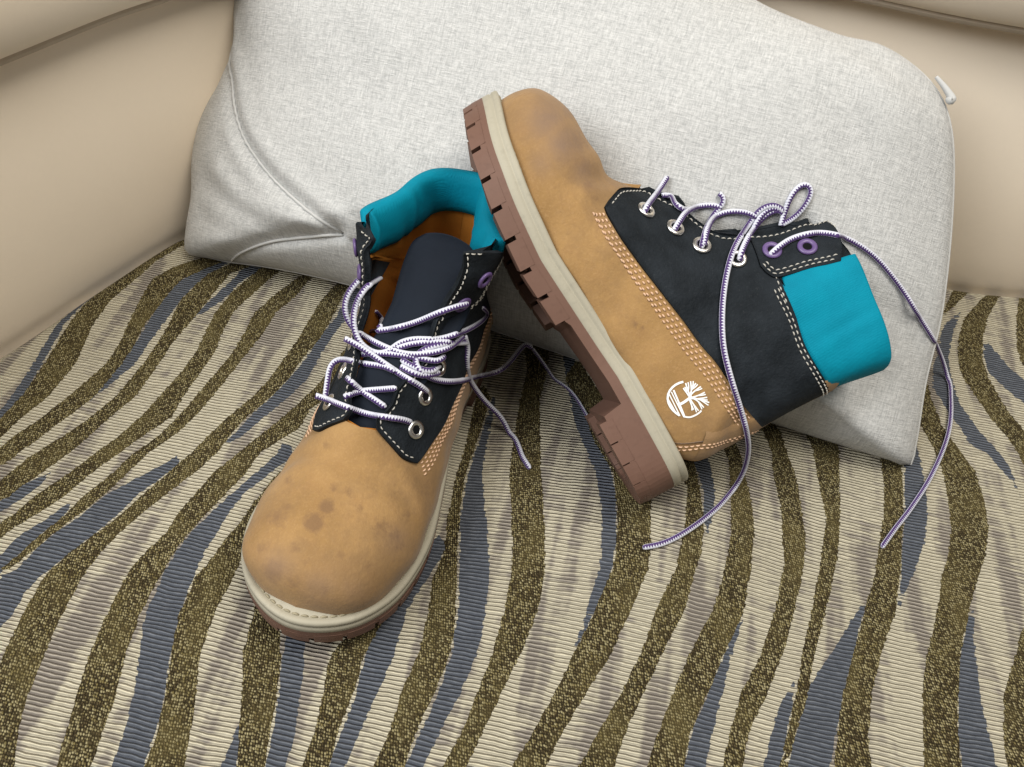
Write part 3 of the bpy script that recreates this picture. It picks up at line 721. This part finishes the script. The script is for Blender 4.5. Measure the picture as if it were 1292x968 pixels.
def build(mirror, pose, opened, label, stains, scuffs):
    bt = Boot(mirror, pose, opened, label); sh = bt.sh
    # ---- sole
    xs_ = np.unique(np.r_[11*(1-np.cos(np.linspace(0, math.pi, 70))), [5.15, 5.3, 9.7, 10.0]]); xs_ = np.clip(xs_, .004, 21.996)
    def slab(x): return wz(x)-np.interp(x, [0, 5.15, 5.3, 9.7, 10.0, 22], [1.36, 1.36, .42, .42, .54, .52])
    V = []
    for x in xs_:
        for (yy, zz) in ((ylat(x)-.03, wz(x)+.1), (ylat(x)-.03, slab(x)), (ymed(x)+.03, slab(x)), (ymed(x)+.03, wz(x)+.1)): V.append((x*bt.sx, yy, zz))
    n = len(xs_); F = gridf(n, 4, wrapm=True)+[(3, 2, 1, 0), tuple(range(4*n-4, 4*n))]
    outsole = bt.add('outsole', V, [tuple(reversed(f)) for f in F], M_RUBBER, smooth=False)
    ring = resample(np.vstack([OUT, OUT[:1]]), 721)[:-1]
    seglen = np.linalg.norm(ring[1]-ring[0]); i = 0; N_ = len(ring)
    tg = np.roll(ring, -1, 0)-np.roll(ring, 1, 0); tg /= np.linalg.norm(tg, axis=1)[:, None]; nin = np.stack([-tg[:, 1], tg[:, 0]], 1)
    if ((ring+nin*.1-[11, 0])**2).sum() > ((ring-[11, 0])**2).sum(): nin = -nin
    while i < N_:
        x = ring[i, 0]; front = x > 9.9; heel = x < 5.05
        step = int((1.36+.14*math.sin(i*.7) if front else 1.15)/seglen); gap = max(1, int((.24 if front else .11)/seglen))
        if not (front or heel): i += 2; continue
        idx = [(i+k) % N_ for k in np.linspace(0, step, 5).astype(int)]
        if i+step >= N_-2: idx = [j for j in idx if j > 20]
        if len(idx) < 3 or min(ring[j, 0] for j in idx) < 9.9 < max(ring[j, 0] for j in idx) or min(ring[j, 0] for j in idx) < 5.1 < max(ring[j, 0] for j in idx): i += 2; continue
        V = []; dep = 1.5
        for row in range(4):
            for j in idx:
                p = ring[j]; xx = p[0]; zt = float(slab(xx)); zb = float(wz(xx))-(.98 if front else 1.72)
                q = p+nin[j]*(.0 if row == 0 else .06 if row == 1 else dep if row == 2 else dep); z = (zt+.25 if row in (0, 3) else zb)
                V.append((q[0]*bt.sx, q[1], z))
        m = len(idx); F = gridf(4, m, wrapn=True)+[(0, m, 2*m, 3*m)[::-1], (m-1, 2*m-1, 3*m-1, 4*m-1)]
        bt.add('lug', V, F, M_RUBBER, outsole, smooth=False)
        i += step+gap
    # ---- midsole with welt
    prof = [(1.3, .02), (.06, 0), (.0, .06), (.0, .40), (.05, .45), (.05, .50), (.0, .55), (.0, .76), (.07, .83), (.24, .84), (.30, .79), (.40, .79), (.46, .84), (1.5, .84)]
    V = []
    for k in range(0, N_, 3):
        for (o, z) in prof:
            q = ring[k]+nin[k]*o; V.append((q[0]*bt.sx, q[1], wz(ring[k, 0])+z))
    mid = bt.add('midsole', V, gridf(len(range(0, N_, 3)), len(prof), wrapn=True), M_WELT)
    P = np.array([[*((ring[k]+nin[k]*.35)*[bt.sx, 1]), wz(ring[k, 0])+.80] for k in range(N_)]); v, f = dashes(P, np.tile([0, 0, 1.0], (N_, 1)), .30, .10, .055)
    bt.add('welt_stitching', v, f, M_WTHREAD, mid, track=False, kind='stuff')
    # ---- tan upper: closed over the toe, open along the throat
    tv = np.linspace(0, .93, 165); hv = np.linspace(0, 1, 72)**1.7
    thr = UPPER[0, 0]                                                     # where the throat begins
    fe_t = np.r_[UPPER[:38, 0], C_TOP[:, 0]]; fe_h = np.r_[UPPER[:38, 1], C_TOP[:, 1]]; o_ = np.argsort(fe_t)
    def edge(t): return np.where(t < thr+.03, 0, np.interp(t, fe_t[o_], fe_h[o_])+.03)
    VV = []; S_ = []; SCF = []
    for side in (1, -1):
        H = edge(tv)[:, None]+(1-edge(tv))[:, None]*hv[None]; Tm = tv[:, None]+0*H
        VV.append(sh.pos(Tm, H, side))
    A = np.concatenate([VV[0][:, ::-1], VV[1][:, 1:]], 1)                       # outer bottom .. ridge .. inner bottom
    n, m = A.shape[:2]; mc = len(hv)-1
    A[:, mc] = (A[:, mc-1]+A[:, mc+1])/2*(tv < thr+.03)[:, None]+A[:, mc]*(tv >= thr+.03)[:, None]
    Wp = bt.world(A.reshape(-1, 3)*[1, bt.mir, 1]); px = to_px(Wp)
    nv = np.cross(np.gradient(A, axis=0), np.gradient(A, axis=1)).reshape(-1, 3)
    def spots(L):
        s_ = np.zeros(len(px))
        for (x, y, r, k) in L: s_ = np.maximum(s_, k*np.exp(-(((px-np.array([x, y]))**2).sum(1))/(r*r)))
        return s_
    st, scf = spots(stains), spots(scuffs)
    far = np.linalg.norm(Wp-CAMP, axis=1); 
    A2 = A.reshape(-1, 3).copy()
    F = [f for k_, f in enumerate(gridf(n, m)) if not (k_ % (m-1) in (mc-1, mc) and tv[k_//(m-1)+1] >= thr+.03)]
    upper = bt.add('upper', A2, F, M_TAN, attrs={'stain': st, 'scuff': scf})
    # ---- lining inside
    ti = np.linspace(.36, .93, 60); VV = []
    for side in (1, -1):
        H = np.clip(edge(ti)+.0, 0, 1)[:, None]+(1-np.clip(edge(ti), 0, 1))[:, None]*np.linspace(.0, 1, 30)[None]
        VV.append(sh.off(ti[:, None]+0*H, H, side, np.full(H.shape, -.22)))
    A = np.concatenate([VV[0][:, ::-1], VV[1]], 1); ins = A.shape[:2]
    bt.add('lining', A.reshape(-1, 3), [tuple(reversed(f)) for k_, f in enumerate(gridf(*ins)) if k_ % 59 != 29], M_LINING)
    # insole
    xs2 = np.linspace(.9, 18, 30); V = []
    for x in xs2:
        for k in np.linspace(-1, 1, 7): V.append((x*bt.sx, .5*(ylat(x)+ymed(x))+k*.5*(ylat(x)-ymed(x)-1.2), 2.6+lift(x)))
    bt.add('insole', V, gridf(30, 7), M_LINING)
    # ---- black quarters, collar flaps, eyelets, stitching
    flapU, flapL = {}, {}
    for side in (1, -1):
        LO_, UP_ = LOWER.copy(), UPPER.copy()
        if opened:
            k_ = .30 if side < 0 else .20
            LO_[:, 1] *= 1-k_*(1-sstep(0, 34, np.arange(60))); UP_[:, 1] *= 1-k_*(1-sstep(0, 12, np.arange(60)))
            LO_[:, 0] += .010*(1-sstep(0, 20, np.arange(60))); UP_[:, 0] += .010*(1-sstep(0, 20, np.arange(60)))
        L0 = np.stack([np.linspace(LO_[0], UP_[0], 16)[k] for k in range(16)])
        G = coons(LO_, UP_, L0, BACKE)
        flapU[side] = UP_; flapL[side] = LO_; q = panel(bt, 'quarter', G, side, .13, M_BLACK)
        Lc = np.linspace(C_BOT[0], C_TOP[0], 12); Rc = np.linspace(C_BOT[-1], C_TOP[-1], 12)
        cf = panel(bt, 'collar_flap', coons(C_BOT, C_TOP, Lc, Rc), side, .24, M_BLACK)
        # inner face of the flaps (they stand free of the tongue)
        E = np.vstack([UP_[:36], C_TOP]); n_ = len(E); rows = []
        for k, (dh, dd) in enumerate(((0, .2), (0, -.02), (.03, -.20), (.12, -.26), (.25, -.27))):
            rows.append(sh.off(E[:, 0], np.clip(E[:, 1]+dh, 0, 1), side, np.full(n_, dd)))
        F = gridf(5, n_); bt.add('flap_facing', np.array(rows).reshape(-1, 3), F if side > 0 else [tuple(reversed(f)) for f in F], M_BLACK)
        for k, (tt_, hh_) in enumerate(EYES+EYEP):
            pur = k >= 4; c = sh.off(tt_, hh_, side, .17 if not pur else .28); nn = sh.nor(tt_, hh_, side)
            ref = np.array([1, 0, 0.0]); e1 = np.cross(nn, ref); e1 /= np.linalg.norm(e1); e2 = np.cross(nn, e1)
            V = []; na, nb = 22, 8
            for i_ in range(na):
                a_ = 2*math.pi*i_/na; r_ = math.cos(a_)*e1+math.sin(a_)*e2
                for j_ in range(nb):
                    b_ = 2*math.pi*j_/nb; V.append(c+r_*(.33+.13*math.cos(b_))+nn*.085*math.sin(b_))
            ey = bt.add('eyelet', V, gridf(na, nb, True, True), M_PURPLE if pur else M_METAL)
            V = [c+nn*(.0)]+[c+.24*(math.cos(2*math.pi*i_/16)*e1+math.sin(2*math.pi*i_/16)*e2) for i_ in range(16)]
            bt.add('eyelet_hole', V, [(0, 1+i_, 1+(i_+1) % 16) for i_ in range(16)], M_HOLE, ey, track=False)
    sg = 1 if inset(LOWER, .2)[25:35, 1].mean() > LOWER[25:35, 1].mean() else -1
    for side in (1, -1):
        rows = [inset(flapL[side], d_, sgn=sg)[2:-2] for d_ in (.16, .36, .56, .76)]
        stitch_lines(bt, rows, 'stitching', .01, .17, .13, .045, M_TANTHREAD, (side,))
    for side in (1, -1):
        U_ = flapU[side][2:39]; ue = [inset(U_, .20), inset(U_, -.20)]
        stitch_lines(bt, [max(ue, key=lambda L: L[18, 1])], 'stitching', .14, .19, .11, .032, M_THREAD, (side,))
    TL = resample(TEAL_L, 44); sg2 = 1 if inset(TL, .2)[20, 1] < TL[20, 1] else -1
    tla = inset(TL, .13, sgn=sg2); tlb = inset(TL, .31, sgn=sg2)
    if inset(TL, .2)[20, 0] > TL[20, 0]: sg2 = -1
    else: sg2 = 1
    lines = [inset(TL, .14, sgn=sg2), inset(TL, .32, sgn=sg2)]
    cb = [inset(C_BOT, .14), inset(C_BOT, -.14)]; cbi = max(cb, key=lambda L: -L[15, 1]); 
    cb2 = [inset(C_BOT, .32), inset(C_BOT, -.32)]; cbj = max(cb2, key=lambda L: -L[15, 1])
    ct = [inset(C_TOP, .16), inset(C_TOP, -.16)]; cti = max(ct, key=lambda L: L[15, 1])
    stitch_lines(bt, lines, 'stitching', .14, .19, .11, .032, M_THREAD)
    stitch_lines(bt, [cbi, cbj, cti], 'stitching', .25, .19, .11, .032, M_THREAD)
    # ---- teal padded collar, one roll from flap to flap round the back
    nu, nvv = 70, 14
    hs = np.r_[np.linspace(0, 1, 35), np.linspace(1, 0, 35)]; sd = np.r_[np.ones(35), -np.ones(35)]
    prof = [(0, -.02), (0.0, .08), (.05, .13), (.2, .16), (.4, .18), (.6, .19), (.8, .19), (.95, .18), (1.0, .13), (1.015, -.05), (1.015, -.22), (.97, -.42), (.87, -.58), (.7, -.66), (.5, -.66), (.3, -.56), (.16, -.35), (.14, -.2)]
    G = []
    for k in range(nu):
        row = []
        for (vv_, dd) in prof:
            hf = TEAL_F[0][1]*(1-np.clip(vv_, 0, 1))+TEAL_F[1][1]*np.clip(vv_, 0, 1)-.045
            h_ = hf+(1-hf)*hs[k]
            tl = np.interp(h_, TEAL_L[:, 1], TEAL_L[:, 0])
            t_ = tl+(1-tl)*vv_
            wr = .06*math.sin(k*.9+vv_*5+1.5*math.sin(k*.37))*math.sin(math.pi*np.clip(vv_, 0, 1))*(1.2 if opened else .5)
            over = max(0, t_-1)*10; p = sh.off(min(t_, 1), h_, sd[k], dd+wr)
            if abs(h_-1) < 1e-6:
                p[1] = p[1]*.0+sh.pos(min(t_, 1), 1.0, 1.0)[1]
            p[2] += over; row.append(p)
        G.append(row)
    G = np.array(G); G[35] = G[34]
    G = np.delete(G, 35, 0); nu = len(G)
    # smooth round the back
    for _ in range(4): G[30:40] = (G[29:39]+2*G[30:40]+G[31:41])/4
    F = gridf(nu, len(prof)); F += [tuple(range(len(prof)))[::-1], tuple(range((nu-1)*len(prof), nu*len(prof)))]
    bt.add('collar', G.reshape(-1, 3), [tuple(reversed(f)) for f in F], M_TEAL)
    # ---- back stay and heel counter
    tb = np.linspace(.66, TEAL_L[-1, 0]+.005, 24); hb = np.r_[np.linspace(.87, 1, 8), np.linspace(1, .87, 8)[1:]]; sb = np.r_[np.ones(8), -np.ones(7)]
    V = np.array([[sh.off(t_, h_, s_, .10 if 0 < j < 14 else -.03) for j, (h_, s_) in enumerate(zip(hb, sb))] for t_ in tb]); V[:, 7, 1] = (V[:, 6, 1]+V[:, 8, 1])/2
    bt.add('back_stay', V.reshape(-1, 3), gridf(24, 15), M_TAN, attrs={'stain': np.zeros(24*15), 'scuff': np.full(24*15, .25)})
    for side in (1, -1):
        cb_ = thl([(845,556),(890,556),(930,547),(962,541)], 24); cl_ = thl([(858,580),(890,592),(930,583),(958,566)], 24)
        g = panel(bt, 'heel_counter', coons(cl_, cb_, np.linspace(cl_[0], cb_[0], 8), np.linspace(cl_[-1], cb_[-1], 8)), side, .07, M_TAN)
        for nm in ('stain', 'scuff'): g.data.attributes.new(nm, 'FLOAT', 'POINT')
    hc = thl([(845,556),(890,556),(930,547),(962,541)], 40)
    stitch_lines(bt, [inset(hc, .16, sgn=s_) for s_ in ((1,) if inset(hc, .16)[20, 1] > hc[20, 1] else (-1,))]+[inset(hc, .32, sgn=s_) for s_ in ((1,) if inset(hc, .16)[20, 1] > hc[20, 1] else (-1,))], 'stitching', .08, .18, .09, .04, M_TANTHREAD)
    # ---- tongue
    if opened: tp_ = [(14.3, 6.5, 1.0), (13.2, 7.2, 1.3), (12.0, 8.2, 1.5), (10.8, 9.1, 1.65), (9.4, 10.0, 1.75), (8.1, 11.0, 1.85), (7.1, 12.0, 1.85), (6.5, 12.8, 1.65), (6.3, 13.2, 1.1)]
    else: tp_ = [(14.3, 6.5, 1.0), (13.2, 7.2, 1.2), (12.0, 8.2, 1.35), (10.9, 9.3, 1.5), (10.0, 10.4, 1.6), (9.2, 11.6, 1.7), (8.5, 12.8, 1.7), (7.9, 13.9, 1.5), (7.6, 14.4, 1.1)]
    C = catmull(np.array(tp_), 6); V = []; nn = len(C)
    for lay in (0, -.28):
        for (x, z, w) in C:
            for k in np.linspace(-1, 1, 11): V.append((x*bt.sx+lay*.6, k*w-(.95*min(1, max(0, (12.5-x)/4)) if opened else 0), z-.42+lay*.8-.5*k*k*min(1, w/1.9)+lift(x)*.6))
    F = gridf(nn, 11); B0 = nn*11; F += [tuple(reversed(f)) for f in gridf(nn, 11, off=B0)]
    for i_ in range(nn-1):
        for k in (0, 10): a_ = i_*11+k; F.append((a_, a_+11, a_+11+B0, a_+B0) if k else (a_+B0, a_+11+B0, a_+11, a_))
    e_ = (nn-1)*11; F += [(e_+k, e_+k+1, e_+k+1+B0, e_+k+B0) for k in range(10)]
    bt.add('tongue', V, F, M_NAVY)
    # ---- emblem print
    V = []; F = []
    for pts, w in EMB:
        pp = resample(catmull(np.array(pts, float), 4), 12) if len(pts) > 2 else resample(np.array(pts, float), 8)
        tg_ = np.gradient(pp, axis=0); tg_ /= np.linalg.norm(tg_, axis=1)[:, None]; no = np.stack([-tg_[:, 1], tg_[:, 0]], 1)
        b0 = len(V)
        for q_, nq in zip(pp, no):
            for sgn_ in (-.5, .5):
                t_, h_ = th(*(q_+nq*w*sgn_*.95)); V.append(sh.off(t_, h_, 1.0, .035))
        F += [tuple(reversed(f)) for f in gridf(len(pp), 2, off=b0)]
    V = np.array(V); V = V+np.array([[0, .002*(i_ % 7), 0] for i_ in range(len(V))])*0
    bt.add('emblem', V, F, M_WHITE, track=False)
    return bt

left = build(True, POSE_L, True, 'tan boot standing upright with its teal collar gaping open and purple laces tangled over it', STAIN_L, SCUFF_L)
right = build(False, POSE_R, False, 'tan boot lying on its side against the cushion, toe up, white tree emblem showing', STAIN_R, SCUFF_R)

# the pillow gives way where the boots press into it
_bl, _br = left.bvh(), right.bvh()
G0 = PV[0].reshape(NR, NA, 3); D0 = np.zeros((NR, NA))
for i in range(NR):
    for j in range(NA):
        p = G0[i, j]; o = p-pn*15
        for bv in (_bl, _br):
            h = bv.ray_cast(Vector(o.tolist()), Vector(pn.tolist()), 15.12)
            if h[0] is not None and h[3] < 15.12: D0[i, j] = max(D0[i, j], 15.12-h[3])
D0 = np.minimum(D0, 6.0); E0 = D0.copy()
for _ in range(14):
    E0 = (E0+np.roll(E0, 1, 1)+np.roll(E0, -1, 1)+np.vstack([E0[:1], E0[:-1]])+np.vstack([E0[1:], E0[-1:]]))/5
    E0 = np.maximum(E0, D0); E0[-1] = D0[-1]
G0 = G0-E0[..., None]*pn
cv = np.vstack([G0.reshape(-1, 3), PV[1]])-PB
cover.data.vertices.foreach_set('co', (cv*CM).astype(np.float32).ravel()); cover.data.update()
V_PIL = G0.reshape(-1, 3)

# ================================================================== LACES
BVL, BVR = left.bvh(), right.bvh((V_PIL, F_PIL))
def lace(bt, bv, pts, lift_=.17, rad=.145, thin=1.0, twist=.06):
    W_ = []; n = len(pts); dep = [None]*n
    for i, p in enumerate(pts):
        mode = p[2] if len(p) > 2 else None
        d = ray_dir(p[0], p[1]); L = np.linalg.norm(d)
        if isinstance(mode, (int, float)): dep[i] = mode*(RK if bt is right else 1)
        elif mode in ('b', 'e'):
            h = bv.ray_cast(Vector(CAMP.tolist()), Vector((d/L).tolist()))
            if h[0] is not None: dep[i] = h[3]/L-(lift_ if mode == 'b' else -.12)
        elif mode == 's':
            q = on_seat(p[0], p[1]); q = on_seat(p[0], p[1], float(seat_height(q[0], q[1]))+.2); dep[i] = float(((q-CAMP) @ MCW)[2])
    k = [i for i in range(n) if dep[i] is not None]
    dd = np.interp(np.arange(n), k, [dep[i] for i in k])
    def front(u, v):
        d = ray_dir(u, v); L = np.linalg.norm(d); h = bv.ray_cast(Vector(CAMP.tolist()), Vector((d/L).tolist()))
        return h[3]/L if h[0] is not None else 1e9
    em = [len(p) > 2 and p[2] == 'e' for p in pts]
    for i, p in enumerate(pts):
        if not em[i]: dd[i] = min(dd[i], front(p[0], p[1])-lift_)
    P = np.array([at_depth(p[0], p[1], z) for p, z in zip(pts, dd)])
    P = resample(catmull(P, 8), max(12, int(np.linalg.norm(np.diff(P, axis=0), axis=1).sum()*7)))
    P = (np.vstack([P[:1], P[:-1]])+2*P+np.vstack([P[1:], P[-1:]]))/4
    pin = [at_depth(p[0], p[1], z) for p, z, e in zip(pts, dd, em) if e]
    for i in range(len(P)):
        if any(np.linalg.norm(P[i]-q) < .45 for q in pin): continue
        u, v = to_px(P[i]); z = float(((P[i]-CAMP) @ MCW)[2]); f = front(u, v)
        if z > f-lift_*.8: P[i] = at_depth(u, v, f-lift_*.8)
    P[:, 2] = np.maximum(P[:, 2], seat_height(P[:, 0], P[:, 1])+.13)
    for _ in range(2): P[1:-1] = (P[:-2]+2*P[1:-1]+P[2:])/4
    r = np.full(len(P), rad); r[-1] *= .6
    v, f, uv = tube(P, r*thin, 12, .72, True, 0.0, np.array([0, -.69, .72]))
    V = bt.local(np.array(v))
    return mesh('lace', V*[1, bt.mir, 1], f, M_LACE, bt.e, uv=uv)

for pts in [
    [(812,270,'e'),(818,258,'b'),(830,242,'b'),(843,222,44.3)],
    [(834,247,45.0),(846,247,44.6),(852,257,44.3),(862,264,44.6),(876,264,45.2)],
    [(850,292,'e'),(857,280,'b'),(866,268,'b'),(880,261,43.4),(898,259,43.6),(912,263,44.6)],
    [(906,244,45.6),(912,247,44.8),(913,256,44.2),(906,264,43.6),(898,275,43.2),(890,292,'b'),(885,314,'e')],
    [(888,310,'b'),(893,288,'b'),(903,273,42.9),(922,267,42.9),(944,269,43.8),(956,276,44.8)],
    [(932,331,'e'),(938,312,'b'),(950,290,42.6),(966,272,42.4),(982,265,42.8),(990,272,43.6)],
    [(990,268,43.4),(978,259,42.4),(960,264,42.0),(944,284,42.0),(927,312,41.6),(917,345,'b'),(912,380,'b'),(911,415,'b'),(914,445,'b'),(923,480,'b'),(934,515,'b'),(942,545,'b'),(944,570,'b'),(938,595,41.8),(925,618,42.6),(905,641,'s'),(870,668,'s'),(838,685,'s'),(810,691,'s')],
    [(985,286,43.2),(990,268,42.6),(998,248,42.4),(1010,234,42.6),(1021,234,43.2),(1023,245,43.8),(1014,262,44.0),(1000,276,43.8),(985,284,43.6)],
    [(951,288,42.4),(962,270,42.2),(976,262,42.6),(988,270,43.4)],
    [(971,323,'e'),(980,314,'b'),(1000,301,'b'),(1030,294,42.6),(1060,298,43.2),(1085,310,44.0),(1110,330,45.0),(1138,365,46.6),(1160,400,47.8),(1182,437,48.6),(1195,475,'s'),(1200,512,'s'),(1195,552,'s'),(1175,600,'s'),(1150,640,'s'),(1130,666,'s'),(1112,691,'s')],
]: lace(right, BVR, pts)

for pts in [
    [(397,499,'b'),(413,504,'b'),(430,511),(462,522),(491,527),(510,530,'b'),(520,534,'e')],
    [(434,501,'b'),(454,494,'b'),(474,492,'b'),(501,490,'b')],
    [(437,476,'b'),(457,494,'b'),(475,506,'b'),(488,515,'b')],
    [(410,505,'e'),(415,470,'b'),(419,459,'b'),(430,453,'b'),(454,458),(486,463),(500,470)],
    [(434,427,'b'),(455,438),(481,456),(511,476),(530,487,'b'),(540,496,'e')],
    [(453,353,'b'),(441,368,'b'),(435,385,'b'),(438,402,'b'),(448,416,'b'),(466,428),(491,440),(514,447),(540,446),(566,439,'b'),(585,424,'b')],
    [(480,351,'b'),(461,364,'b'),(449,385,'b'),(446,409,'b'),(454,432,'b'),(472,445),(489,444),(504,433),(524,428),(553,428),(583,419,'b'),(605,407,'b'),(614,396,'b'),(609,388,'b')],
    [(469,418,'b'),(494,415),(524,407),(553,395),(576,387),(592,383,'b')],
    [(474,393,'b'),(481,402,'b'),(479,414,'b')],
    [(590,432,'b'),(563,434),(540,439),(527,447),(524,459),(534,471),(553,480,'b'),(578,481,'b'),(603,475,'b'),(628,469,46.4),(643,457,47.2),(655,442,48.0),(664,434,48.6),(672,440,48.8)],
    [(586,424,'b'),(590,440,'b'),(589,456,'b'),(593,479,'b'),(610,504,45.6),(633,528,46.6),(648,558,47.0),(660,578,'s'),(669,592,'s')],
    [(455,447,'b'),(480,446),(505,448),(530,452),(552,456,'b'),(562,448,'b')],
    [(500,440),(520,434),(545,432),(570,432,'b')],
    [(554,462,'e'),(545,468,'b'),(535,467),(520,462),(505,453)],
    [(505,462),(520,470),(535,474),(556,470,'b')],
]: lace(left, BVL, pts)
lace(left, BVL, [(672,440,48.8),(684,456,49.6),(700,479,50.2),(718,500,50.0),(733,521,49.0),(752,545,'s'),(775,575,'s')], rad=.155, thin=.62)
